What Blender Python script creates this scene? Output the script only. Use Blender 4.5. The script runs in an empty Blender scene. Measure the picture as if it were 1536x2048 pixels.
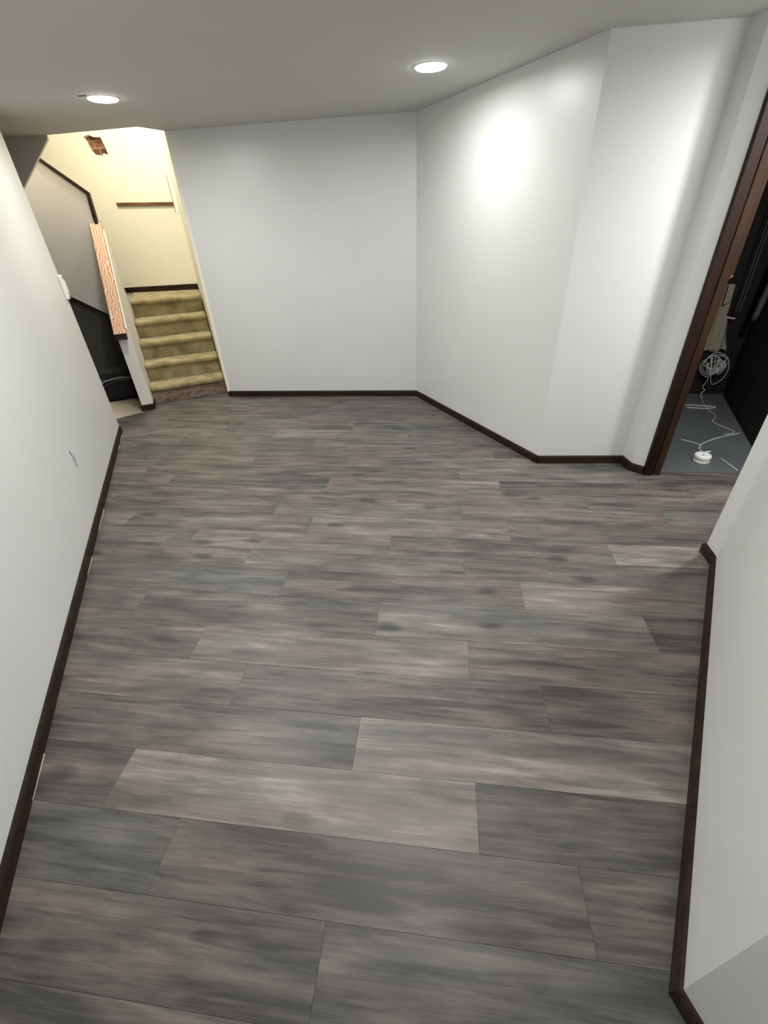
import bpy, bmesh, math, random
from mathutils import Vector, Matrix, noise
random.seed(7)
S = bpy.context.scene
COL = S.collection

# ------------------------------------------------------------------ camera
cam_d = bpy.data.cameras.new('camera'); cam = bpy.data.objects.new('camera', cam_d); COL.objects.link(cam)
up = -Vector((64, -1304, -870)).normalized()
cx = Vector((7268, -223.7, 870)); cx = (cx - up * cx.dot(up)).normalized()
cy = up.cross(cx)
R3 = Matrix((cx, cy, up))                      # camera axes seen from the world
cam.matrix_world = Matrix.Translation((0, 0, 1.5)) @ R3.to_4x4()
cam_d.sensor_fit = 'VERTICAL'; cam_d.sensor_height = 36.0
cam_d.lens = 870 / 2048 * 36.0
cam_d.clip_start = 0.02
S.camera = cam

# ------------------------------------------------------------------ world, exposure
w = bpy.data.worlds.new('world'); S.world = w; w.use_nodes = True
w.node_tree.nodes['Background'].inputs[0].default_value = (0.9, 0.95, 1, 1)
w.node_tree.nodes['Background'].inputs[1].default_value = 0.0
S.view_settings.view_transform = 'Standard'; S.view_settings.look = 'None'
S.view_settings.gamma = 1; S.view_settings.use_curve_mapping = False
S.view_settings.exposure = 0.30

H = 2.18                                       # ceiling height
LAMPS = [((-2.04, 3.30), 10.5), ((-0.10, 3.25), 7.5), ((-1.15, 1.92), 14), ((1.86, 2.30), 23), ((-0.05, 1.22), 14), ((0.20, -0.55), 4)]  # last two are added fill lamps for the near walls and mid floor
def lamp(name, x, y, z, power, color, size=0.11, spread=175):
    l = bpy.data.lights.new(name, 'AREA'); l.shape = 'DISK'; l.size = size
    l.energy = power; l.color = color; l.spread = math.radians(spread)
    o = bpy.data.objects.new(name, l); COL.objects.link(o); o.location = (x, y, z)
    return o
for (xy, p) in LAMPS:
    if p: lamp('downlight_or_fill_lamp', xy[0], xy[1], H - 0.019, p, (1.0, 0.995, 0.965))
lamp('stairwell_lamp', -3.02, 4.72, 3.2, 33, (1.0, 0.925, 0.77), 0.5)

# ------------------------------------------------------------------ materials
def mat(name):
    m = bpy.data.materials.new(name); m.use_nodes = True
    nt = m.node_tree; b = nt.nodes['Principled BSDF']
    return m, nt, b
def N(nt, t, **kw):
    n = nt.nodes.new(t)
    for k, v in kw.items():
        if k in n.inputs: n.inputs[k].default_value = v
        else: setattr(n, k, v)
    return n
def coords(nt, scale=(1, 1, 1), attr_seed=False):
    tc = nt.nodes.new('ShaderNodeTexCoord'); mp = nt.nodes.new('ShaderNodeMapping')
    mp.inputs['Scale'].default_value = scale
    nt.links.new(tc.outputs['Object'], mp.inputs[0])
    return mp.outputs[0]
def ramp(nt, fac, stops):
    r = nt.nodes.new('ShaderNodeValToRGB'); e = r.color_ramp.elements
    e[0].position, e[0].color = stops[0][0], (*stops[0][1], 1)
    e[1].position, e[1].color = stops[-1][0], (*stops[-1][1], 1)
    for p, c in stops[1:-1]:
        x = e.new(p); x.color = (*c, 1)
    nt.links.new(fac, r.inputs[0]); return r.outputs[0]
def paint(name, color, rough, bump=0.02, scale=180, spec=0.5, var=0.03):
    m, nt, b = mat(name)
    co = coords(nt)
    n1 = N(nt, 'ShaderNodeTexNoise', Scale=1.7, Detail=3.0); nt.links.new(co, n1.inputs['Vector'])
    c = ramp(nt, n1.outputs[0], [(0.3, tuple(x * (1 - var) for x in color)), (0.7, color)])
    nt.links.new(c, b.inputs['Base Color'])
    n2 = N(nt, 'ShaderNodeTexNoise', Scale=scale, Detail=2.0); nt.links.new(co, n2.inputs['Vector'])
    bp = N(nt, 'ShaderNodeBump', Strength=bump * 5, Distance=0.001); nt.links.new(n2.outputs[0], bp.inputs['Height'])
    nt.links.new(bp.outputs[0], b.inputs['Normal'])
    b.inputs['Roughness'].default_value = rough; b.inputs['Specular IOR Level'].default_value = spec
    return m
def wood(name, dark, light, rough, axis=0, scale=1.0):
    m, nt, b = mat(name)
    sc = [22 * scale] * 3; sc[axis] = 1.6 * scale
    co = coords(nt, sc)
    n1 = N(nt, 'ShaderNodeTexNoise', Scale=1.5, Detail=6.0, Roughness=0.6, Distortion=0.6); nt.links.new(co, n1.inputs['Vector'])
    c = ramp(nt, n1.outputs[0], [(0.32, dark), (0.68, light)])
    nt.links.new(c, b.inputs['Base Color']); b.inputs['Roughness'].default_value = rough; b.inputs['Specular IOR Level'].default_value = 0.22
    return m
M = {}
M['wall'] = paint('wall_paint', (0.70, 0.71, 0.695), 0.36)
M['ceiling'] = paint('ceiling_paint', (0.60, 0.595, 0.565), 0.85)
M['cream'] = paint('cream_paint', (0.82, 0.785, 0.665), 0.6)
M['beige'] = paint('beige_paint', (0.62, 0.605, 0.58), 0.6)
M['header'] = paint('header_paint', (0.86, 0.83, 0.76), 0.7)
M['plaster'] = paint('rough_plaster', (0.76, 0.74, 0.69), 0.8, bump=0.12, scale=60, var=0.15)
M['shade_tone'] = paint('under_stair_shade', (0.085, 0.083, 0.072), 0.8)  # dark base colour puts in the shade under the stairs
M['black'] = paint('black_cloth', (0.005, 0.005, 0.006), 0.7, bump=0.1, scale=90)
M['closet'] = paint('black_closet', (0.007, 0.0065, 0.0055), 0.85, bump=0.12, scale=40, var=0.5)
M['grey_floor'] = paint('grey_painted_concrete', (0.10, 0.115, 0.115), 0.55, bump=0.06, scale=30, var=0.25)
M['beige_floor'] = paint('beige_concrete', (0.50, 0.43, 0.34), 0.7, bump=0.06, scale=40, var=0.2)
M['base'] = wood('dark_stained_wood', (0.010, 0.0048, 0.003), (0.034, 0.017, 0.011), 0.55)
M['base_v'] = wood('dark_stained_wood_upright', (0.007, 0.0025, 0.002), (0.026, 0.008, 0.005), 0.55, axis=2)
M['jamb'] = wood('brown_jamb_wood', (0.014, 0.0055, 0.0025), (0.046, 0.020, 0.009), 0.6, axis=2)
M['strip'] = wood('brown_strip_wood', (0.09, 0.045, 0.02), (0.20, 0.11, 0.05), 0.5)
M['white'] = paint('white_plastic', (0.80, 0.81, 0.77), 0.4)
M['wire'] = paint('pale_wire', (0.55, 0.56, 0.54), 0.5)
M['grey'] = paint('grey_pipe', (0.09, 0.088, 0.08), 0.6)
M['hole'] = paint('dark_hole', (0.01, 0.01, 0.01), 0.9)
M['canvas'] = paint('beige_canvas', (0.30, 0.27, 0.20), 0.9, bump=0.1, scale=80, var=0.15)
M['bare'] = paint('bare_edge', (0.55, 0.50, 0.43), 0.7)
M['steel'] = paint('pale_steel', (0.6, 0.57, 0.5), 0.4)

# lens that gives light
m, nt, b = mat('lens_light'); b.inputs['Emission Color'].default_value = (1, 1, 0.97, 1); b.inputs['Emission Strength'].default_value = 30; M['lens'] = m

# carpet
m, nt, b = mat('gold_carpet')
co = coords(nt)
n1 = N(nt, 'ShaderNodeTexNoise', Scale=260.0, Detail=4.0); nt.links.new(co, n1.inputs['Vector'])
n3 = N(nt, 'ShaderNodeTexNoise', Scale=9.0, Detail=4.0); nt.links.new(co, n3.inputs['Vector'])
mx = N(nt, 'ShaderNodeMix', data_type='FLOAT'); mx.inputs[0].default_value = 0.5
nt.links.new(n1.outputs[0], mx.inputs[2]); nt.links.new(n3.outputs[0], mx.inputs[3])
nt.links.new(ramp(nt, mx.outputs[0], [(0.36, (0.17, 0.135, 0.062)), (0.5, (0.33, 0.275, 0.14)), (0.66, (0.46, 0.395, 0.22))]), b.inputs['Base Color'])
bp = N(nt, 'ShaderNodeBump', Strength=0.7, Distance=0.004); nt.links.new(n1.outputs[0], bp.inputs['Height']); nt.links.new(bp.outputs[0], b.inputs['Normal'])
b.inputs['Roughness'].default_value = 1.0; b.inputs['Specular IOR Level'].default_value = 0.1
b.inputs['Sheen Weight'].default_value = 0.2
M['carpet'] = m

# worn brown board with reddish stains
m, nt, b = mat('stained_board')
co = coords(nt, (3, 3, 12))
n1 = N(nt, 'ShaderNodeTexNoise', Scale=2.2, Detail=6.0, Distortion=1.2); nt.links.new(co, n1.inputs['Vector'])
nt.links.new(ramp(nt, n1.outputs[0], [(0.3, (0.07, 0.038, 0.028)), (0.45, (0.20, 0.135, 0.11)), (0.60, (0.27, 0.19, 0.155)), (0.70, (0.34, 0.13, 0.07))]), b.inputs['Base Color'])
b.inputs['Roughness'].default_value = 0.7; M['board'] = m

# oak cap with wavy cathedral grain
m, nt, b = mat('oak_grain')
co = coords(nt, (1, 1, 1))
wv = N(nt, 'ShaderNodeTexWave', Scale=13.0, Distortion=9.0, Detail=3.0); wv.bands_direction = 'X'
wv.inputs['Detail Scale'].default_value = 1.1; nt.links.new(co, wv.inputs['Vector'])
n1 = N(nt, 'ShaderNodeTexNoise', Scale=90.0, Detail=3.0); nt.links.new(coords(nt, (3, 0.25, 1)), n1.inputs['Vector'])
mx = N(nt, 'ShaderNodeMix', data_type='FLOAT'); mx.inputs[0].default_value = 0.35
nt.links.new(wv.outputs['Fac'], mx.inputs[2]); nt.links.new(n1.outputs[0], mx.inputs[3])
nt.links.new(ramp(nt, mx.outputs[0], [(0.2, (0.34, 0.17, 0.10)), (0.45, (0.48, 0.29, 0.19)), (0.75, (0.62, 0.41, 0.29))]), b.inputs['Base Color'])
b.inputs['Roughness'].default_value = 0.5; b.inputs['Specular IOR Level'].default_value = 0.35; M['oak'] = m

# brick seen in the ragged hole
m, nt, b = mat('brown_brick')
bk = N(nt, 'ShaderNodeTexBrick', Scale=1.0); bk.inputs['Color1'].default_value = (0.30, 0.13, 0.065, 1); bk.inputs['Color2'].default_value = (0.07, 0.03, 0.02, 1)
bk.inputs['Mortar'].default_value = (0.30, 0.18, 0.11, 1); bk.inputs['Mortar Size'].default_value = 0.006
bk.inputs['Brick Width'].default_value = 0.085; bk.inputs['Row Height'].default_value = 0.06
tc = nt.nodes.new('ShaderNodeTexCoord'); mp = nt.nodes.new('ShaderNodeMapping'); mp.inputs['Rotation'].default_value = (math.radians(90), 0, 0)
nt.links.new(tc.outputs['Object'], mp.inputs[0]); nt.links.new(mp.outputs[0], bk.inputs['Vector']); nt.links.new(bk.outputs[0], b.inputs['Base Color'])
b.inputs['Roughness'].default_value = 0.9; M['brick'] = m

# vinyl planks: each plank carries its own tone, hue and grain offset
m, nt, b = mat('grey_oak_planks')
tc = nt.nodes.new('ShaderNodeTexCoord')
at = nt.nodes.new('ShaderNodeAttribute'); at.attribute_name = 'plank'
sep = nt.nodes.new('ShaderNodeSeparateColor'); nt.links.new(at.outputs['Color'], sep.inputs[0])
sc = N(nt, 'ShaderNodeVectorMath', operation='SCALE'); sc.inputs['Scale'].default_value = 37.0
cmb = nt.nodes.new('ShaderNodeCombineXYZ')
for i in range(3): nt.links.new(sep.outputs[2], cmb.inputs[i])
nt.links.new(cmb.outputs[0], sc.inputs[0])
add = N(nt, 'ShaderNodeVectorMath', operation='ADD'); nt.links.new(tc.outputs['Object'], add.inputs[0]); nt.links.new(sc.outputs[0], add.inputs[1])
def plank_noise(scale, s, detail, dist=0.0, rough=0.55):
    mp = nt.nodes.new('ShaderNodeMapping'); mp.inputs['Scale'].default_value = scale; nt.links.new(add.outputs[0], mp.inputs[0])
    n = N(nt, 'ShaderNodeTexNoise', Scale=s, Detail=detail, Distortion=dist, Roughness=rough); nt.links.new(mp.outputs[0], n.inputs['Vector']); return n.outputs[0]
def math_(op, a, b_, clamp=False):
    n = nt.nodes.new('ShaderNodeMath'); n.operation = op; n.use_clamp = clamp
    for i, x in enumerate((a, b_)):
        if isinstance(x, (int, float)): n.inputs[i].default_value = x
        else: nt.links.new(x, n.inputs[i])
    return n.outputs[0]
broad = plank_noise((1, 6, 1), 1.7, 3.0, 0.5)
streak = plank_noise((1, 13, 1), 2.4, 5.0, 0.9)
fine = plank_noise((1, 26, 1), 9.0, 5.0, 0.3, 0.7)
blotch = plank_noise((1, 3.2, 1), 4.2, 2.0, 0.3)
mp = nt.nodes.new('ShaderNodeMapping'); mp.inputs['Scale'].default_value = (1.9, 4.2, 1); nt.links.new(add.outputs[0], mp.inputs[0])
vo = N(nt, 'ShaderNodeTexVoronoi', Scale=1.25, Randomness=1.0); nt.links.new(mp.outputs[0], vo.inputs['Vector'])
knot = N(nt, 'ShaderNodeMapRange'); knot.inputs['From Min'].default_value = 0.03; knot.inputs['From Max'].default_value = 0.17; knot.inputs['To Min'].default_value = 1; knot.inputs['To Max'].default_value = 0
nt.links.new(vo.outputs['Distance'], knot.inputs['Value'])
tone = math_('ADD', math_('MULTIPLY', math_('SUBTRACT', broad, 0.5), 0.70), math_('MULTIPLY', math_('SUBTRACT', streak, 0.5), 1.0))
tone = math_('ADD', tone, math_('MULTIPLY', math_('SUBTRACT', fine, 0.5), 0.55))
tone = math_('ADD', tone, math_('MULTIPLY', math_('SUBTRACT', blotch, 0.5), 0.6))
tone = math_('ADD', tone, math_('MULTIPLY', math_('SUBTRACT', sep.outputs[0], 0.5), 0.62))
tone = math_('SUBTRACT', tone, math_('MULTIPLY', knot.outputs[0], 0.42))
tone = math_('ADD', tone, 0.5, True)
c1 = ramp(nt, tone, [(0.08, (0.055, 0.050, 0.047)), (0.38, (0.130, 0.110, 0.099)), (0.62, (0.200, 0.171, 0.155)), (0.95, (0.36, 0.315, 0.28))])
c2 = ramp(nt, tone, [(0.08, (0.050, 0.052, 0.048)), (0.38, (0.106, 0.104, 0.095)), (0.62, (0.165, 0.158, 0.143)), (0.95, (0.31, 0.30, 0.262))])
hue = plank_noise((1, 3, 1), 1.6, 2.0, 0.4)
hf = math_('ADD', math_('MULTIPLY', math_('SUBTRACT', hue, 0.5), 3.0), sep.outputs[1], True)
cm = N(nt, 'ShaderNodeMix', data_type='RGBA'); nt.links.new(hf, cm.inputs[0]); nt.links.new(c1, cm.inputs[6]); nt.links.new(c2, cm.inputs[7])
nt.links.new(cm.outputs[2], b.inputs['Base Color'])
rr = math_('ADD', math_('MULTIPLY', fine, 0.16), 0.36)
nt.links.new(rr, b.inputs['Roughness']); b.inputs['Specular IOR Level'].default_value = 0.4
bp = N(nt, 'ShaderNodeBump', Strength=0.25, Distance=0.0006); nt.links.new(fine, bp.inputs['Height']); nt.links.new(bp.outputs[0], b.inputs['Normal'])
M['planks'] = m

# ------------------------------------------------------------------ helpers
def obj(name, bm, m, parent=None, label=None, cat=None, group=None, kind=None, smooth=False, bevel=0):
    bmesh.ops.recalc_face_normals(bm, faces=bm.faces)
    me = bpy.data.meshes.new(name); bm.to_mesh(me); bm.free()
    if smooth:
        for p in me.polygons: p.use_smooth = True
    me.materials.append(M[m] if isinstance(m, str) else m)
    o = bpy.data.objects.new(name, me); COL.objects.link(o)
    if parent: o.parent = parent
    if label: o['label'] = label
    if cat: o['category'] = cat
    if group: o['group'] = group
    if kind: o['kind'] = kind
    if bevel:
        bv = o.modifiers.new('bevel', 'BEVEL'); bv.width = bevel; bv.segments = 2; bv.limit_method = 'ANGLE'
    return o
def struct(name, bm, m, **kw): return obj(name, bm, m, kind='structure', **kw)
def thing(name, label, cat, loc=(0, 0, 0), group=None):
    o = bpy.data.objects.new(name, None); COL.objects.link(o); o.location = loc; o.empty_display_size = 0.05
    o['label'] = label; o['category'] = cat
    if group: o['group'] = group
    return o
def prism(bm, pts, d):
    """closed 3D polygon pts pushed along vector d"""
    d = Vector(d); a = [bm.verts.new(p) for p in pts]; b_ = [bm.verts.new(Vector(p) + d) for p in pts]
    bm.faces.new(a); bm.faces.new(b_[::-1]); n = len(pts)
    for i in range(n): bm.faces.new((a[i], b_[i], b_[(i + 1) % n], a[(i + 1) % n]))
    return bm
def wallseg(pts, z0, z1, t):
    """wall slab following the 2D polyline pts; t = thickness to the left of the travel direction, mitred"""
    bm = bmesh.new(); P = [Vector(p) for p in pts]; off = []
    for i, p in enumerate(P):
        ns = []
        if i > 0: d = (P[i] - P[i - 1]).normalized(); ns.append(Vector((-d.y, d.x)))
        if i < len(P) - 1: d = (P[i + 1] - P[i]).normalized(); ns.append(Vector((-d.y, d.x)))
        nn = sum(ns, Vector((0, 0))).normalized(); k = 1 / max(0.3, nn.dot(ns[0]))
        off.append(p + nn * t * k)
    for i in range(len(P) - 1):
        q = [(*P[i], z0), (*P[i + 1], z0), (*off[i + 1], z0), (*off[i], z0)]
        prism(bm, q, (0, 0, z1 - z0))
    bmesh.ops.remove_doubles(bm, verts=bm.verts, dist=1e-5)
    # drop the inner faces between neighbouring segments
    fs = {}
    for f in bm.faces: fs.setdefault(tuple(sorted(v.index for v in f.verts)), []).append(f)
    bm.verts.index_update(); fs = {}
    for f in bm.faces: fs.setdefault(frozenset(v.index for v in f.verts), []).append(f)
    dup = [f for g in fs.values() if len(g) > 1 for f in g]
    bmesh.ops.delete(bm, geom=dup, context='FACES')
    return bm
def profile_run(pts, prof):
    """sweep a 2D profile (offset to the right, height) along a 2D polyline with mitres"""
    bm = bmesh.new(); P = [Vector(p) for p in pts]; rings = []
    for i, p in enumerate(P):
        ns = []
        if i > 0: d = (P[i] - P[i - 1]).normalized(); ns.append(Vector((d.y, -d.x)))
        if i < len(P) - 1: d = (P[i + 1] - P[i]).normalized(); ns.append(Vector((d.y, -d.x)))
        nn = sum(ns, Vector((0, 0))).normalized(); k = 1 / max(0.4, nn.dot(ns[0]))
        rings.append([bm.verts.new((*(p + nn * o_ * k), z)) for o_, z in prof])
    n = len(prof)
    for a, c in zip(rings, rings[1:]):
        for j in range(n): bm.faces.new((a[j], a[(j + 1) % n], c[(j + 1) % n], c[j]))
    bm.faces.new(rings[0]); bm.faces.new(rings[-1][::-1])
    return bm
def box(bm, c, s, rot=None):
    r = bmesh.ops.create_cube(bm, size=1); mm = Matrix.Translation(c) @ (rot.to_4x4() if rot else Matrix()) @ Matrix.Diagonal((*s, 1))
    bmesh.ops.transform(bm, matrix=mm, verts=r['verts']); return r['verts']
def tube(pts, r, seg=8, closed=False):
    """smooth tube through pts (Catmull-Rom)"""
    bm = bmesh.new(); P = [Vector(p) for p in pts]; Q = []
    n = len(P)
    for i in range(n - 1):
        p0 = P[max(i - 1, 0)]; p1 = P[i]; p2 = P[i + 1]; p3 = P[min(i + 2, n - 1)]
        for k in range(6):
            t = k / 6
            Q.append(0.5 * ((2 * p1) + (p2 - p0) * t + (2 * p0 - 5 * p1 + 4 * p2 - p3) * t * t + (3 * p1 - p0 - 3 * p2 + p3) * t ** 3))
    Q.append(P[-1]); rings = []
    tprev = None; nrm = None
    for i, q in enumerate(Q):
        t = (Q[min(i + 1, len(Q) - 1)] - Q[max(i - 1, 0)])
        if t.length < 1e-9: t = Vector((1, 0, 0))
        t.normalize()
        if nrm is None:
            nrm = t.orthogonal().normalized()
        else:
            nrm = (nrm - t * nrm.dot(t)); nrm = nrm.normalized() if nrm.length > 1e-6 else t.orthogonal().normalized()
        bn = t.cross(nrm)
        rings.append([bm.verts.new(q + (nrm * math.cos(a) + bn * math.sin(a)) * r) for a in [2 * math.pi * j / seg for j in range(seg)]])
    for a, c in zip(rings, rings[1:]):
        for j in range(seg): bm.faces.new((a[j], a[(j + 1) % seg], c[(j + 1) % seg], c[j]))
    bm.faces.new(rings[0]); bm.faces.new(rings[-1][::-1]); return bm
def lathe(prof, seg=40):
    """revolve (radius, z) pairs around z; radius 0 ends close to a point"""
    bm = bmesh.new(); rings = []
    for r, z in prof:
        if r < 1e-6: rings.append([bm.verts.new((0, 0, z))])
        else: rings.append([bm.verts.new((r * math.cos(2 * math.pi * j / seg), r * math.sin(2 * math.pi * j / seg), z)) for j in range(seg)])
    for a, c in zip(rings, rings[1:]):
        for j in range(seg):
            k = (j + 1) % seg
            if len(a) == 1: bm.faces.new((a[0], c[j], c[k]))
            elif len(c) == 1: bm.faces.new((a[j], a[k], c[0]))
            else: bm.faces.new((a[j], a[k], c[k], c[j]))
    return bm

# stair frame: a to the right along the steps, b up the run
TH = 0.518
SO = Vector((-2.977, 4.165)); SU = Vector((math.cos(TH), math.sin(TH))); SV = Vector((-SU.y, SU.x))
def st(a, b_, z=None):
    q = SO + SU * a + SV * b_
    return (q.x, q.y) if z is None else (q.x, q.y, z)

# ------------------------------------------------------------------ plan of the room (metres)
BL = (-2.262, 4.385); BR = (-0.237, 4.390); A2 = (0.716, 2.932); W3 = (1.302, 2.955); J = (1.324, 2.842); C0 = (1.383, 2.795)
LW1 = (-2.890, 3.420)                          # free end of the left wall
ldir = (Vector((-1.521, 0.958)) - Vector((-2.877, 3.401))).normalized()
LW0 = tuple(Vector(LW1) + ldir * 5.25)         # its start behind the camera
RC = (1.388, 1.945); RD = (1.384, 1.842); R2 = (0.578, 0.284); R3_ = (0.605, 0.222); R4 = (1.15, -1.15)

# ------------------------------------------------------------------ floors
bm = bmesh.new(); tl = bm.loops.layers.color.new('plank')
edges = [-1.30, -1.12, -0.94, -0.76, -0.58, -0.40, -0.225, -0.045, 0.135, 0.322, 0.508, 0.697, 0.884, 1.073, 1.262, 1.465, 1.655, 1.81, 1.985, 2.165, 2.33, 2.485, 2.648]
while edges[-1] < 4.6: edges.append(edges[-1] + 0.17)
k0 = edges.index(0.508)
LEN = 1.172
tones = {(0, -2): .30, (0, -1): .78, (0, 0): .30, (1, -2): .42, (1, -1): .48, (1, 0): .80, (2, -1): .62, (2, 0): .42, (2, 1): .38, (3, -1): .66, (3, 0): .52,
         (4, -1): .42, (4, 0): .64, (4, 1): .40, (5, -1): .45, (5, 0): .44, (5, 1): .74, (6, -1): .55, (6, 0): .48, (6, -2): .48, (7, -1): .60, (7, 0): .45, (7, 1): .86,
         (8, -1): .44, (8, 0): .70, (8, 1): .45, (9, -1): .60, (9, 0): .60, (9, -2): .40, (10, -1): .52, (10, 0): .56, (11, -1): .45, (11, 0): .62, (11, 1): .38,
         (-1, -1): .46, (-1, 0): .32, (-1, 1): .42, (-2, -1): .40, (-2, 0): .40, (-2, -2): .36, (-3, 0): .5, (-3, -1): .46}
rng = random.Random(11)
CH = 0.0005
for i in range(len(edges) - 1):
    k = i - k0
    off = {0: 0.152, 1: -0.25, 2: -0.753}[k % 3]
    for j in range(-4, 3):
        x0 = off + j * LEN; x1 = x0 + LEN; y0, y1 = edges[i], edges[i + 1]
        if x1 < -3.5 or x0 > 3.4: continue
        t = tones.get((k, j), 0.38 + 0.30 * rng.random()); hue = rng.random() * 0.9; seed = rng.random()
        q = []
        outer = [(x0, y0), (x1, y0), (x1, y1), (x0, y1)]
        inner = [(x0 + CH, y0 + CH), (x1 - CH, y0 + CH), (x1 - CH, y1 - CH), (x0 + CH, y1 - CH)]
        vo_ = [bm.verts.new((x, y, -0.0012)) for x, y in outer]; vi = [bm.verts.new((x, y, 0)) for x, y in inner]
        fs = [bm.faces.new(vi)] + [bm.faces.new((vo_[a], vo_[(a + 1) % 4], vi[(a + 1) % 4], vi[a])) for a in range(4)]
        for n_, f in enumerate(fs):
            for l in f.loops: l[tl] = (t if n_ == 0 else t * 0.7, hue, seed, 1)
RN = Vector((-0.215, 0.21, 0)).normalized(); RP = Vector((-3.142, 3.722, 0)); KP = Vector((*st(-0.12, 0), 0)); KN = Vector((-SU.x, -SU.y, 0))
for p_, n_ in ((RP, RN), (KP, KN)):
    bmesh.ops.bisect_plane(bm, geom=bm.verts[:] + bm.edges[:] + bm.faces[:], plane_co=p_, plane_no=n_)
kill = [f for f in bm.faces if (f.calc_center_median() - RP).dot(RN) > 0 and (f.calc_center_median() - KP).dot(KN) > 0]
bmesh.ops.delete(bm, geom=kill, context='FACES')           # ragged edge by the passage
o = struct('floor', bm, 'planks')
# trim past the door line and behind the angled wall
b2 = bmesh.new(); b2.from_mesh(o.data)
kill = [f for f in b2.faces if f.calc_center_median().y > 2.84 and f.calc_center_median().x > 1.9]
bmesh.ops.delete(b2, geom=kill, context='FACES')
b2.to_mesh(o.data); b2.free()
bm = bmesh.new(); prism(bm, [(1.45, 2.822, -0.03), (2.46, 2.822, -0.03), (2.85, 4.5, -0.03), (1.05, 4.5, -0.03), (1.05, 3.02, -0.03), (1.45, 3.02, -0.03)], (0, 0, 0.033))
struct('floor_closet', bm, 'grey_floor')
bm = bmesh.new(); prism(bm, [st(-1.6, -1.0, -0.02), st(-0.25, -1.0, -0.02), st(0.0, -0.10, -0.02), st(0.0, 1.0, -0.02), st(-1.6, 1.0, -0.02)], (0, 0, 0.017))
struct('floor_passage', bm, 'beige_floor')
bm = bmesh.new(); prism(bm, [(-3.6, -1.5, -0.2), (3.6, -1.5, -0.2), (3.6, 6.5, -0.2), (-5.8, 6.5, -0.2)], (0, 0, 0.16))
struct('floor_slab', bm, 'beige_floor')

# ------------------------------------------------------------------ walls (inner faces on the right of each run, solid to the left)
T = 0.11
struct('wall_left', wallseg([LW0, LW1], -0.01, H, T), 'wall')
struct('wall_back', wallseg([BL, BR, A2], -0.01, H, T), 'wall')
# right-hand chase wall, one surface up to the door casing
struct('wall_chase', wallseg([A2, W3, J, C0, (1.40, 2.795)], -0.01, H, 0.05), 'wall')
struct('wall_right', wallseg([R4, R3_, R2, RD, RC, (3.3, 1.945)], -0.01, H, -0.10), 'wall')
struct('wall_rear', wallseg([(1.3, -1.12), (-0.9, -1.12)], -0.01, H, T), 'wall')
struct('wall_corridor', wallseg([(3.25, 3.0), (3.25, 1.9)], -0.01, H, T), 'wall')
struct('wall_doorway', wallseg([(2.42, 2.80), (3.3, 2.80)], -0.01, H, 0.1), 'wall')
struct('wall_above_door', wallseg([(1.52, 2.80), (2.42, 2.80)], 2.06, H, 0.1), 'wall')

# closet behind the door
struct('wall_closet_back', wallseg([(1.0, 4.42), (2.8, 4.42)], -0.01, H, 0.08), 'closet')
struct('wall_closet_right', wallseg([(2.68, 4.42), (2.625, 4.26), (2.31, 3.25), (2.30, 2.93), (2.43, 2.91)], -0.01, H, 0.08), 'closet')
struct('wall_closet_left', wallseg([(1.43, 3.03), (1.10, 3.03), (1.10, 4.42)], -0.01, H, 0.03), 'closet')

# ------------------------------------------------------------------ ceiling
MX = (-2.352, 4.150); LC = (-3.137, 4.187)
bm = bmesh.new()
prism(bm, [(-3.9, 4.187 + 0.0, H), LC + (H,), MX + (H,), BL + (H,), (-2.2, 4.6, H), (3.5, 4.6, H), (3.5, -1.4, H), (-3.9, -1.4, H)], (0, 0, 0.05))
struct('ceiling', bm, 'ceiling')
bm = bmesh.new()
prism(bm, [(-3.137, 4.187, H + 0.05), (-3.155, 4.187, 2.158), (-3.62, 4.187, 1.795), (-4.3, 4.187, 1.27), (-4.3, 4.187, H + 0.05)], (0, 0.018, 0))
struct('wall_header', bm, 'header')

# ------------------------------------------------------------------ stairwell
LA = Vector((-3.832, 5.582)); LB = LA + Vector((math.cos(.157), math.sin(.157))) * 0.842
ld = (LB - LA).normalized(); ZT = 3.25
lf = LA - ld * 2.6
hole = [(-3.786, 2.385), (-3.616, 2.359), (-3.640, 2.225), (-3.770, 2.235)]   # x, z on the landing wall
def onl(x): return LA.y + (x - LA.x) * ld.y / ld.x
# the wall is built round the ragged hole
bm = bmesh.new(); th = Vector((-ld.y, ld.x, 0)) * 0.09
hx = [(-3.800, 2.372), (-3.745, 2.386), (-3.700, 2.366), (-3.628, 2.362), (-3.612, 2.30), (-3.600, 2.215), (-3.650, 2.232), (-3.655, 2.212), (-3.745, 2.222), (-3.775, 2.262)]
def L3(x, z): return Vector((x, onl(x), z))
outer = [L3(-3.80, ZT), L3(-3.60, ZT)]
xr = LB.x + 0.02; xl = lf.x
prism(bm, [L3(xl, 0), L3(-3.80, 0), L3(-3.80, ZT), L3(xl, ZT)], th)
prism(bm, [L3(-3.60, 0), L3(xr, 0), L3(xr, ZT), L3(-3.60, ZT)], th)
prism(bm, [L3(-3.80, 0), L3(-3.60, 0), L3(-3.60, 2.215), L3(-3.650, 2.232), L3(-3.655, 2.212), L3(-3.745, 2.222), L3(-3.775, 2.262), L3(-3.80, 2.372)], th)
prism(bm, [L3(-3.80, ZT), L3(-3.80, 2.372), L3(-3.745, 2.386), L3(-3.700, 2.366), L3(-3.628, 2.362), L3(-3.612, 2.30), L3(-3.60, 2.215), L3(-3.60, ZT)], th)
struct('wall_landing', bm, 'cream')
bm = bmesh.new(); prism(bm, [L3(-3.86, 2.15) + th * 0.55, L3(-3.54, 2.15) + th * 0.55, L3(-3.54, 2.44) + th * 0.55, L3(-3.86, 2.44) + th * 0.55], th * 0.35)
obj('exposed_brickwork', bm, 'brick', label='brown bricks showing through a small ragged hole high in the cream stairwell wall', cat='bricks')

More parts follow.
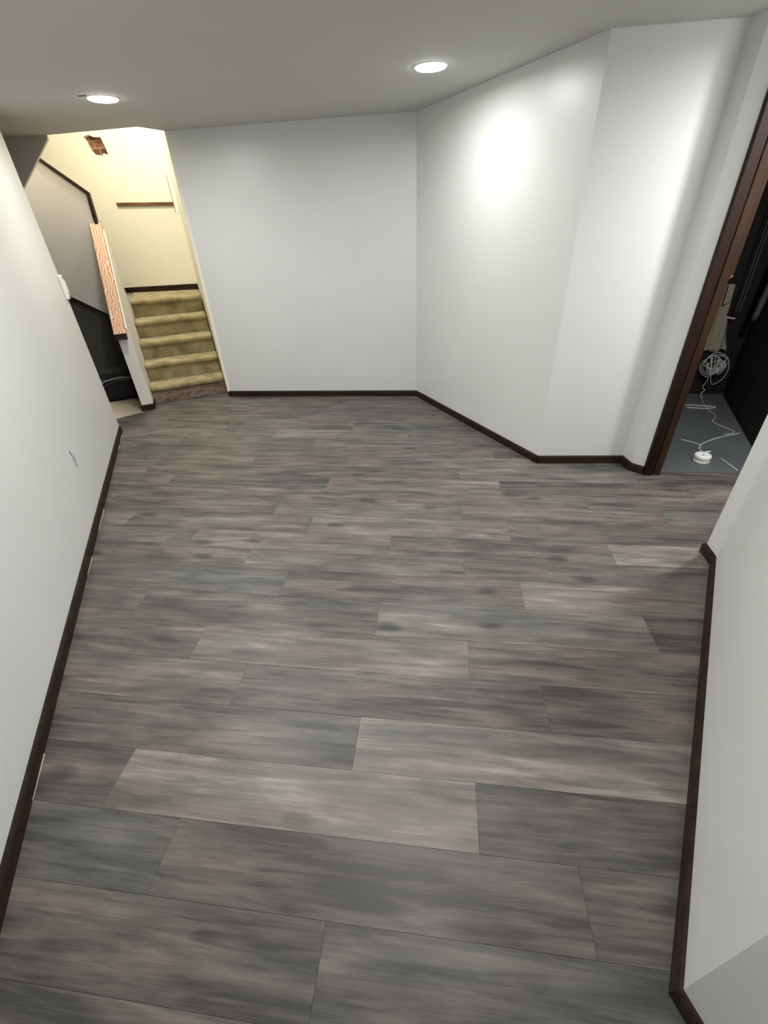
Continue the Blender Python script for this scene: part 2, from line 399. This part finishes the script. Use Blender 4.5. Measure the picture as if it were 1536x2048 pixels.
struct('wall_stair_right', wallseg([(LB.x, LB.y), st(0.726, -0.175)], -0.01, H - 0.002, 0.09), 'cream')
struct('wall_stair_upper', wallseg([(LB.x, LB.y), st(0.726, -0.175)], H, ZT, 0.09), 'cream')
bm = bmesh.new(); prism(bm, [st(0.73, -0.2, H + 0.06), (MX[0], MX[1], H + 0.06), (-5.6, 4.25, H + 0.06), (-5.6, 4.18, H + 0.06), (MX[0], MX[1] - 0.08, H + 0.06), (-2.2, 4.3, H + 0.06)], (0, 0, ZT - H - 0.06))
struct('wall_stair_front', bm, 'cream')
bm = bmesh.new(); prism(bm, [(-6.6, 4.0, ZT), (-1.9, 4.0, ZT), (-1.9, 6.3, ZT), (-6.6, 6.3, ZT)], (0, 0, 0.05))
struct('ceiling_stairwell', bm, 'cream')
struct('wall_stair_far', wallseg([(-5.4, 3.9), (-5.4, 5.6)], -0.01, ZT, 0.1), 'cream')

# low wall beside the first flight
SL = 0.857
def captop(b_): return 0.785 + SL * (b_ + 0.22)
bm = bmesh.new()
prism(bm, [st(-0.122, -0.185, -0.005), st(-0.122, 0.715, -0.005), st(-0.122, 0.715, captop(0.715) - 0.03), st(-0.122, -0.185, captop(-0.185) - 0.035)], Vector((*(SU * 0.106), 0)))
obj('wall_stair_low', bm, 'plaster', kind='structure', bevel=0.004)
# outer wall of the upper flight: it climbs to the left
B1 = 0.72
bm = bmesh.new()
prism(bm, [st(-0.02, B1, 0.62), st(-0.02, B1, 1.62), st(-0.085, B1, 1.62), st(-0.070, B1, 1.835), st(-0.359, B1, 2.083), st(-1.5, B1, 3.06), st(-1.5, B1, 1.70), st(-0.546, B1, 1.01), st(-0.232, B1, 0.789)], Vector((*(SV * 0.08), 0)))
struct('wall_upper_flight', bm, 'beige')
# dark rail along its top
bm = bmesh.new()
rail = [(-1.5, 3.06), (-0.359, 2.083), (-0.068, 1.835), (-0.078, 1.60)]
wd = 0.028
up_ = []
lo_ = []
offs = [(0.62 * wd, 0.8 * wd), (0.62 * wd, 0.8 * wd), (1.0 * wd, 0.45 * wd), (1.0 * wd, 0.0)]
pts = [st(a, B1 - 0.02, z) for a, z in rail] + [st(a + o_[0], B1 - 0.02, z + o_[1]) for (a, z), o_ in list(zip(rail, offs))[::-1]]
prism(bm, pts, Vector((*(SV * 0.11), 0)))
obj('stair_wall_rail', bm, 'base', label='thin dark brown rail capping the beige wall of the upper flight', cat='rail', bevel=0.003)
# oak cap
bm = bmesh.new()
c0, c1 = -0.255, 0.745
pitch = math.atan(SL); TK = 0.040; LN = (c1 - c0) * math.hypot(1, SL)
prism(bm, [(-0.052, -TK * SL, 0), (-0.052, 0, TK), (-0.052, LN, TK), (-0.052, LN - TK * SL, 0)], (0.104, 0, 0))
o = obj('oak_handrail_cap', bm, 'oak', label='wavy grained orange oak board capping the low wall beside the carpeted stairs', cat='handrail', bevel=0.006)
pitch = math.atan(SL)
o.matrix_world = Matrix.Translation(st(-0.078, c0, captop(c0) - 0.034)) @ Matrix.Rotation(TH, 4, 'Z') @ Matrix.Rotation(pitch, 4, 'X')
bm = bmesh.new(); prism(bm, [(-0.051, -TK * SL - 0.003, 0.001), (-0.051, -0.003, TK - 0.002), (-0.051, 0.002, TK - 0.002), (-0.051, -TK * SL + 0.002, 0.001)], (0.102, 0, 0))
obj('end_face', bm, 'base', parent=o, label='dark stained lower end')

# space under the stairs
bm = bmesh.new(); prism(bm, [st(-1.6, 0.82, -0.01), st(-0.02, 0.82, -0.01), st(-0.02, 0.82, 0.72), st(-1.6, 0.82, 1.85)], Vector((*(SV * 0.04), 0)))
struct('wall_under_stairs', bm, 'shade_tone')  # panel coloured dark to stand in for the unlit space
struct('wall_passage', wallseg([st(-1.5, -1.3), st(-1.5, 0.82)], -0.01, 1.9, 0.08), 'shade_tone')

# carpeted steps
stairs = thing('carpeted_staircase', 'flight of stairs with worn gold carpet climbing between cream walls', 'stairs', (*st(0.36, 0), 0))
RI, RU, SW0, SW1 = 0.18, 0.212, -0.012, 0.722
inv = Matrix.Translation(-Vector(stairs.location))
def step(i, last=False):
    """one carpeted step: riser and padded tread with a fat rolled nosing, slightly wavy"""
    bm = bmesh.new(); bf = i * RU; zt = RI * (i + 1); rad = 0.028
    depth = RU + 0.03 if not last else 0.86
    prof = [(bf + 0.012, zt - RI + (0.08 if i == 0 else 0.001))]
    prof += [(bf + 0.010, zt - 0.075), (bf + 0.004, zt - 0.058)]
    for t in range(9):
        a_ = -math.pi / 2 - math.pi * t / 8
        prof.append((bf - 0.010 + rad * math.cos(a_) , zt - rad + rad * math.sin(a_)))
    prof += [(bf + 0.03, zt - 0.002), (bf + depth, zt)]
    n = 36; rings = []
    for s in range(n + 1):
        a_ = SW0 + (SW1 - SW0) * s / n; r = []
        for j, (b_, z) in enumerate(prof):
            if last and j == len(prof) - 1: b_ = 1.625 - 0.385 * a_
            wob = noise.noise(Vector((a_ * 5, i * 3.1, j * 0.12))) * 0.006 if 1 < j < len(prof) - 1 else 0
            edge = 0.012 * math.exp(-min(s, n - s) / 1.3) if 2 < j < len(prof) - 2 else 0
            r.append(bm.verts.new(st(a_, b_ + wob + edge, z + wob * 0.8 - edge * 0.3)))
        rings.append(r)
    m_ = len(prof)
    for r1, r2 in zip(rings, rings[1:]):
        for j in range(m_ - 1): bm.faces.new((r1[j], r1[j + 1], r2[j + 1], r2[j]))
    # close the body below
    for r_ in (rings[0], rings[-1]):
        pass
    lowf = [bm.verts.new(Vector(st(a_, 1.625 - 0.385 * a_ if last else bf + depth, zt - 0.03))) for a_ in (SW0, SW1)]
    bm.faces.new([*rings[0], lowf[0]]); bm.faces.new([*rings[-1][::-1], lowf[1]][::-1])
    bmesh.ops.transform(bm, matrix=inv, verts=bm.verts)
    return bm
for i in range(5):
    obj('carpeted_step' if i < 4 else 'carpeted_landing', step(i, i == 4), 'carpet', parent=stairs, smooth=True)
bm = bmesh.new()
prism(bm, [st(SW0, 0.0, -0.003), st(SW1, 0.0, -0.003), st(SW1, 0.0, 0.112), st(SW0, 0.0, 0.105)], Vector((*(SV * 0.02), 0)))
bmesh.ops.transform(bm, matrix=inv, verts=bm.verts)
obj('bottom_riser_board', bm, 'board', parent=stairs, label='bare stained brown board under the lowest step')

# ------------------------------------------------------------------ trims
BP = [(0, 0.0), (0.013, 0.0), (0.013, 0.046), (0.008, 0.055), (0, 0.056)]
struct('baseboard_left', profile_run([LW0, (LW1[0], LW1[1])], BP), 'base')
struct('baseboard_back', profile_run([BL, BR, A2], BP), 'base')
struct('baseboard_chase', profile_run([A2, W3, J, (C0[0] + 0.004, C0[1] - 0.004)], BP), 'base')
struct('baseboard_right', profile_run([(3.2, 1.945), RC, RD, R2, R3_, R4], [(o_, z) for o_, z in BP]), 'base')
struct('baseboard_stair_wall', profile_run([st(-0.122, 0.2), st(-0.122, -0.185), st(-0.020, -0.185), st(-0.020, 0.0)], BP), 'base')
# dark skirting on the landing
bm = bmesh.new(); q = -Vector((-ld.y, ld.x, 0)) * 0.014
prism(bm, [L3(LA.x - 0.12, 0.902), L3(LB.x - 0.004, 0.902), L3(LB.x - 0.004, 0.962), L3(LA.x - 0.12, 0.955)], q)
struct('baseboard_landing', bm, 'base')
bm = bmesh.new(); prism(bm, [L3(-3.668, 1.770), L3(-3.05, 1.752), L3(-3.05, 1.782), L3(-3.668, 1.800)], q * 1.4)
obj('chair_rail', bm, 'strip', label='short brown wooden strip fixed level across the cream stairwell wall', cat='rail', bevel=0.002)
# pale strips of bare edge where the left skirting meets the floor
def lwp(t, off=0.0): 
    p = Vector(LW1) + ldir * t; n_ = Vector((-ldir.y, ldir.x)); return p + n_ * off
bl = bpy.data.objects['baseboard_left']
for (t0, t1) in ((0.12, 0.26), (0.36, 0.44), (1.45, 1.72), (2.0, 2.16), (3.18, 3.34)):
    bm = bmesh.new(); a_ = lwp(t0, 0.0135); c_ = lwp(t1, 0.0135); n_ = Vector((-ldir.y, ldir.x)) * 0.003
    prism(bm, [(*a_, 0.001), (*c_, 0.001), (*(c_ + n_ * 0.3), 0.001), (*(a_ + n_), 0.001)], (0, 0, 0.003))
    obj('bare_edge', bm, 'bare', parent=bl, label='pale unfinished sliver')

# door casing: stepped dark wood boards, then the closet jamb
cas = thing('door_frame', 'dark brown wooden door casing at the right beside the black closet', 'door frame', (1.44, 2.79, 0))
cas['kind'] = 'structure'; del cas['label']; del cas['category']; cas.name = 'door_1'
def cpart(name, x0, x1, y0, y1, z0, z1, m):
    bm = bmesh.new(); box(bm, ((x0 + x1) / 2 - 1.44, (y0 + y1) / 2 - 2.79, (z0 + z1) / 2), (x1 - x0, y1 - y0, z1 - z0))
    return obj(name, bm, m, parent=cas, bevel=0.004)
cpart('casing', 1.386, 1.440, 2.768, 2.82, 0, 2.10, 'base_v')
cpart('casing', 1.447, 1.494, 2.776, 2.88, 0, 2.06, 'jamb')
cpart('jamb', 1.436, 1.450, 2.790, 2.90, 0, 2.06, 'base_v')
cpart('jamb', 1.494, 1.522, 2.800, 2.91, 1.19, 2.06, 'jamb')
cpart('casing', 2.40, 2.46, 2.776, 2.91, 0, 2.10, 'base_v')
cpart('head_casing', 1.386, 2.46, 2.776, 2.91, 2.06, 2.13, 'base_v')
bm = bmesh.new(); prism(bm, [(0.066, 0.009, 1.172), (0.080, 0.009, 1.182), (0.080, 0.009, 1.192), (0.066, 0.009, 1.190)], (0, 0.03, 0))
obj('strike_chip', bm, 'strip', parent=cas, label='lighter chipped wood at latch height')

# ------------------------------------------------------------------ ceiling lights
def downlight(x, y, label):
    t = thing('downlight_or_fill', label, 'ceiling light', (x, y, H), 'round ceiling downlights')
    obj('trim_ring', lathe([(0.082, -0.001), (0.083, -0.006), (0.087, -0.006), (0.091, -0.004), (0.092, -0.001)]), 'white', parent=t, smooth=True)
    obj('lens', lathe([(0.082, -0.005), (0.077, -0.011), (0.055, -0.0145), (0.030, -0.0160), (0, -0.0165)]), 'lens', parent=t, smooth=True)
LL = ['glowing round ceiling downlight in front of the stairwell opening', 'glowing round ceiling downlight near the angled wall, right of the other',
      'round ceiling downlight just above the upper left of the picture', 'round ceiling downlight in the corridor behind the right wall end', 'unseen fill light added on the ceiling in front of the viewer', 'unseen fill light added on the ceiling behind the viewer']  # the last two fixtures belong to the added fill lamps
for (xy, p), lb in zip(LAMPS, LL):
    if p: downlight(xy[0], xy[1], lb)
# dark chip in the plaster beside the left downlight
bm = lathe([(0.0, -0.0), (0.012, -0.001), (0.016, -0.0005)], 9)
o = obj('ceiling_scuff', bm, 'hole', label='small dark chip in the ceiling beside the left downlight', cat='mark'); o.location = (-2.115, 3.22, H - 0.0005); o.scale = (2.0, 0.7, 1)

# ------------------------------------------------------------------ things on the walls
nl = Vector((-ldir.y, ldir.x))                 # out of the left wall into the room
Rl = Matrix((Vector((-ldir.x, -ldir.y, 0)), Vector((nl.x, nl.y, 0)), Vector((0, 0, 1)))).transposed()
sw = thing('light_switch', 'white box light switch at the free edge of the left wall', 'light switch')
sw.matrix_world = Matrix.Translation((*(Vector(LW1) + ldir * 0.035), 1.185)) @ Rl.to_4x4()
bm = bmesh.new(); box(bm, (0, 0.012, 0), (0.068, 0.024, 0.165)); obj('switch_box', bm, 'white', parent=sw, bevel=0.008)
bm = bmesh.new(); box(bm, (0, 0.027, 0.0), (0.030, 0.008, 0.085)); obj('rocker', bm, 'white', parent=sw, bevel=0.003)
for z in (-0.067, 0.067):
    bm = bmesh.new(); r = bmesh.ops.create_cone(bm, cap_ends=True, segments=12, radius1=0.006, radius2=0.005, depth=0.005)
    bmesh.ops.transform(bm, matrix=Matrix.Translation((0, 0.0255, z)) @ Matrix.Rotation(-math.pi / 2, 4, 'X'), verts=bm.verts); obj('screw', bm, 'grey', parent=sw)
# stub of cable poking from a small hole low in the left wall
p = lwp(1.515, 0.0)
cb = thing('cable_stub', 'short pale cable stub hanging from a small black hole in the left wall', 'cable')
cb.matrix_world = Matrix.Translation((*p, 0.40)) @ Rl.to_4x4()
bm = lathe([(0, 0.0012), (0.009, 0.001), (0.011, 0.0)], 12); bmesh.ops.transform(bm, matrix=Matrix.Translation((0, 0, 0.042)) @ Matrix.Rotation(-math.pi / 2, 4, 'X'), verts=bm.verts)
obj('wall_hole', bm, 'hole', parent=cb)
obj('cable_end', tube([(0, -0.004, 0.040), (0.002, 0.009, 0.032), (-0.004, 0.006, 0.012), (0.003, 0.009, -0.010), (0.0, 0.006, -0.030), (0.004, 0.010, -0.046)], 0.0042), 'wire', parent=cb, smooth=True)
obj('cable_strand', tube([(0.004, 0.002, 0.028), (0.009, 0.007, 0.010), (0.006, 0.006, -0.012), (0.010, 0.006, -0.04)], 0.0016), 'grey', parent=cb, smooth=True)
# slim upright plate at the inner corner of the stairwell
sr = Vector((*(-SU), 0))
c_ = Vector(st(0.716, 1.12, 1.84))
pl = thing('wall_plate', 'narrow upright white plate on the right side wall of the stairwell', 'plate', c_)
bm = bmesh.new(); box(bm, (-0.004, 0, 0), (0.026, 0.05, 0.34), Matrix.Rotation(TH, 3, 'Z')); obj('plate', bm, 'white', parent=pl, bevel=0.003)
bm = bmesh.new(); box(bm, (-0.012, -0.028, 0), (0.005, 0.008, 0.33), Matrix.Rotation(TH, 3, 'Z')); obj('groove', bm, 'strip', parent=pl)

# ------------------------------------------------------------------ under the stairs
bag = thing('equipment_case', 'low black soft case standing on the beige floor under the stairs', 'case', st(-0.43, 0.42, -0.003))
bm = bmesh.new(); vs = box(bm, (0, 0, 0.155), (0.54, 0.22, 0.31))
bmesh.ops.subdivide_edges(bm, edges=bm.edges[:], cuts=9, use_grid_fill=True)
for v_ in bm.verts:
    p_ = v_.co.copy()
    k = noise.noise(p_ * 6.0) * 0.022 + noise.noise(p_ * 15) * 0.008
    v_.co.x *= 1 - 0.10 * max(0, (p_.z - 0.15) / 0.16) ** 2; v_.co.y *= 1 - 0.25 * max(0, (p_.z - 0.12) / 0.19) ** 2
    if p_.z > 0.02: v_.co += Vector((k * 0.6, k, k * 1.3 if p_.z > 0.25 else 0))
    v_.co.z = max(0.001, v_.co.z)
bmesh.ops.rotate(bm, cent=(0, 0, 0), matrix=Matrix.Rotation(TH, 3, 'Z'), verts=bm.verts)
obj('body', bm, 'black', parent=bag, smooth=True)
bm = bmesh.new(); box(bm, (0, 0, 0.225), (0.50, 0.235, 0.012)); bmesh.ops.rotate(bm, cent=(0, 0, 0), matrix=Matrix.Rotation(TH, 3, 'Z'), verts=bm.verts)
obj('seam_band', bm, 'grey', parent=bag)
obj('cable', tube([st(-0.55, 0.30, 0.12), st(-0.47, 0.285, 0.205), st(-0.40, 0.28, 0.228), st(-0.33, 0.278, 0.243), st(-0.25, 0.278, 0.240), st(-0.13, 0.28, 0.215)], 0.0035), 'wire',
    label='thin pale cable arching across the front of the black case, upper of two', cat='cable', group='cables over the black case', smooth=True)
obj('cable', tube([st(-0.56, 0.30, 0.10), st(-0.48, 0.282, 0.165), st(-0.40, 0.276, 0.198), st(-0.33, 0.274, 0.214), st(-0.25, 0.274, 0.218), st(-0.13, 0.276, 0.195)], 0.003), 'grey',
    label='thin dull cable just below the paler one on the black case', cat='cable', group='cables over the black case', smooth=True)

# ------------------------------------------------------------------ in the closet
# hanging beige canvas, thick folds
bm = bmesh.new()
out = [(2.10, 1.10), (2.37, 0.96), (2.405, 0.945), (2.418, 0.87), (2.428, 0.80), (2.432, 0.70), (2.470, 0.625), (2.505, 0.53), (2.535, 0.44), (2.50, 0.415), (2.44, 0.425), (2.36, 0.40), (2.10, 0.38)]
rows = 26; cols = 14; grid = []
def edge_r(z):
    e_ = out[2:9]
    for (xa, za), (xb, zb) in zip(e_, e_[1:]):
        if zb <= z <= za: return xa + (xb - xa) * (za - z) / (za - zb)
    return e_[0][0] if z > e_[0][1] else e_[-1][0]
for r in range(rows + 1):
    z = 0.95 - 0.54 * r / rows; row = []
    xr_ = edge_r(z) + 0.006 * noise.noise(Vector((0, 0, z * 30)))
    for c in range(cols + 1):
        x = xr_ - (0.10 + 0.18 * r / rows) * (1 - c / cols); row.append((x, 4.375 + 0.018 * math.sin(x * 60 + z * 4) * (0.3 + r / rows), z - 0.012 * math.sin(c * 0.9) * (r == rows)))
    grid.append(row)
fv = [[bm.verts.new(p) for p in row] for row in grid]; bv_ = [[bm.verts.new((x, y + 0.012, z)) for x, y, z in row] for row in grid]
for r in range(rows):
    for c in range(cols):
        bm.faces.new((fv[r][c], fv[r][c + 1], fv[r + 1][c + 1], fv[r + 1][c])); bm.faces.new((bv_[r][c], bv_[r + 1][c], bv_[r + 1][c + 1], bv_[r][c + 1]))
for r in range(rows):
    for c in (0, cols): bm.faces.new((fv[r][c], fv[r + 1][c], bv_[r + 1][c], bv_[r][c]))
for c in range(cols):
    for r in (0, rows): bm.faces.new((fv[r][c], fv[r][c + 1], bv_[r][c + 1], bv_[r][c]))
obj('canvas_cloth', bm, 'canvas', label='beige canvas cloth hanging on the black closet wall above the coiled wire', cat='cloth', smooth=True)

bm = bmesh.new(); prism(bm, [(2.352, 4.345, 0.955), (2.402, 4.345, 0.950), (2.410, 4.345, 0.82), (2.362, 4.345, 0.80)], (0, 0.008, 0))
obj('plaster_offcut', bm, 'canvas', label='small pale grey offcut leaning above the hanging canvas in the closet', cat='offcut')
# coil of wire, hanging tangle
rn = random.Random(5)
coil = thing('wire_coil', 'tangled coil of thin pale wire on the black closet wall, one end trailing down', 'wire', (2.46, 4.33, 0.292))
def loop(cx_, cz, rx, rz, y, ph, n=11, turn=2 * math.pi):
    return [(cx_ + rx * math.cos(ph + turn * i / n) + rn.uniform(-.006, .006), y + rn.uniform(-.012, .012), cz + rz * math.sin(ph + turn * i / n) + rn.uniform(-.006, .006)) for i in range(n + 1)]
for k in range(5):
    obj('strand', tube(loop(rn.uniform(-.03, .03), rn.uniform(-.02, .03), rn.uniform(.05, .115), rn.uniform(.05, .095), rn.uniform(-.02, .02), rn.uniform(0, 6)), 0.003, 6), 'wire', parent=coil, smooth=True)
for k in range(13):
    a_ = 0.15 + 2.85 * k / 12; q_ = rn.uniform(0.6, 1.05); b2_ = a_ + rn.uniform(-.5, .5)
    obj('strand', tube([(-0.015, -0.015, -0.085), (0.055 * math.cos(a_) + rn.uniform(-.015, .015), -0.035, -0.02), (0.115 * q_ * math.cos(a_), -0.02, 0.095 * q_ * math.sin(a_) - 0.005),
        (0.09 * q_ * math.cos(b2_), -0.01, 0.07 * q_ * math.sin(b2_)), (0.02 * math.cos(b2_), -0.02, -0.03)], 0.0028, 6), 'wire', parent=coil, smooth=True)
obj('strand', tube([(0.10, -0.01, 0.05), (0.125, -0.01, -0.03), (0.10, -0.015, -0.12), (0.03, -0.02, -0.16), (-0.01, -0.02, -0.08)], 0.0028, 6), 'wire', parent=coil, smooth=True)
# twisted pair that drops to the floor and runs to the round puck
det = thing('smoke_detector', 'round white detector lying on the grey closet floor with wires attached', 'detector', (1.842, 2.985, 0.003))
obj('body', lathe([(0, 0.0), (0.049, 0.0), (0.052, 0.004), (0.053, 0.020), (0.0505, 0.0215), (0.0505, 0.024), (0.053, 0.0255), (0.052, 0.050), (0.047, 0.056), (0.018, 0.057), (0.014, 0.054), (0, 0.054)], 40), 'white', parent=det, smooth=True)
bm = bmesh.new(); box(bm, (0.040, 0.032, 0.060), (0.045, 0.012, 0.006), Matrix.Rotation(0.35, 3, 'Z')); obj('mounting_tab', bm, 'white', parent=det, bevel=0.002)
bm = bmesh.new(); box(bm, (0.0, -0.0525, 0.029), (0.034, 0.003, 0.005)); obj('vent_slot', bm, 'steel', parent=det, bevel=0.001)
bm = lathe([(0, 0.0002), (0.008, 0.0)], 12); bmesh.ops.translate(bm, verts=bm.verts, vec=(-0.004, -0.006, 0.0548)); obj('test_button', bm, 'grey', parent=det)
zf = 0.007
DL = Vector((-1.842, -2.985, -0.003))
main = [(1.846, 3.005, 0.060), (1.850, 3.05, 0.062), (1.872, 3.10, 0.03), (1.900, 3.14, zf), (1.918, 3.18, zf), (1.95, 3.235, zf), (1.995, 3.285, zf), (2.10, 3.36, zf), (2.215, 3.42, zf), (2.30, 3.455, zf), (2.350, 3.485, zf)]
o = obj('wire_lead', tube(main, 0.0042), 'wire', parent=det, smooth=True); o.location = DL
o = obj('wire_lead', tube([(1.838, 3.00, 0.058), (1.838, 3.04, 0.05), (1.868, 3.085, 0.03), (1.892, 3.12, 0.012), (1.905, 3.15, zf + .006), (1.915, 3.19, zf + .006)], 0.0035), 'wire',
    parent=det, smooth=True); o.location = DL
o = obj('wire_lead', tube([(1.96, 3.255, zf), (1.92, 3.30, zf), (1.88, 3.335, zf), (1.862, 3.345, zf)], 0.0035), 'wire',
    parent=det, smooth=True); o.location = DL
o = obj('trailing_wire', tube([(2.455, 4.335, 0.21), (2.446, 4.33, 0.15), (2.43, 4.33, 0.10), (2.452, 4.32, 0.07), (2.425, 4.31, 0.04), (2.40, 4.20, zf), (2.375, 4.09, zf), (2.345, 3.95, zf), (2.352, 3.88, zf), (2.318, 3.80, zf), (2.262, 3.72, zf), (2.268, 3.66, zf), (2.30, 3.58, zf), (2.32, 3.51, zf), (2.27, 3.462, zf), (2.22, 3.455, zf)], 0.0032), 'wire',
    parent=coil, smooth=True); o.location = (-2.46, -4.33, -0.292)
obj('wire_strand', tube([(2.20, 4.10, zf), (2.26, 4.105, zf), (2.36, 4.085, zf), (2.44, 4.06, zf), (2.41, 4.03, zf), (2.33, 4.02, zf), (2.20, 4.045, zf)], 0.005), 'wire',
    label='looped pale wire on the floor at the foot of the closet back wall', cat='wire', group='loose closet wires', smooth=True)
obj('wire_strand', tube([(2.27, 4.30, 0.02), (2.33, 4.31, 0.03), (2.40, 4.28, 0.02), (2.45, 4.23, zf), (2.50, 4.17, zf)], 0.0035), 'grey',
    label='dull wire lying farthest back against the closet back wall', cat='wire', group='loose closet wires', smooth=True)
rod = [(2.0, 3.02), (2.02, 2.85)]
bm = tube([(1.992, 3.022, 0.008), (2.000, 2.95, 0.008), (2.010, 2.85, 0.008)], 0.0035)
obj('metal_rod', bm, 'steel', label='thin pale metal rod lying on the closet floor right of the detector', cat='rod', smooth=True)
# grey pipe and thin cables on the right black wall
obj('wall_pipe', tube([(2.560, 4.20, 0.70), (2.548, 4.14, 1.1), (2.52, 4.05, 1.6), (2.50, 4.0, 2.12)], 0.022), 'grey', label='dull grey pipe rising along the black closet wall at the right', cat='pipe', smooth=True)
for k, dx in enumerate((0.0, 0.026)):
    obj('wall_cable', tube([(2.475 + dx, 4.33, 0.74), (2.455 + dx, 4.31, 1.1), (2.43 + dx, 4.29, 1.6), (2.42 + dx, 4.28, 2.12)], 0.004, 6), 'grey',
        label=('left' if k == 0 else 'right') + ' one of two thin cables running down the black closet wall', cat='cable', group='cables on the closet wall', smooth=True)
obj('wire_strand', tube([(2.42, 4.38, 0.70), (2.46, 4.36, 0.69), (2.50, 4.35, 0.685)], 0.006), 'wire', label='short pale wire end poking out beside the hanging canvas', cat='wire', group='loose closet wires', smooth=True)
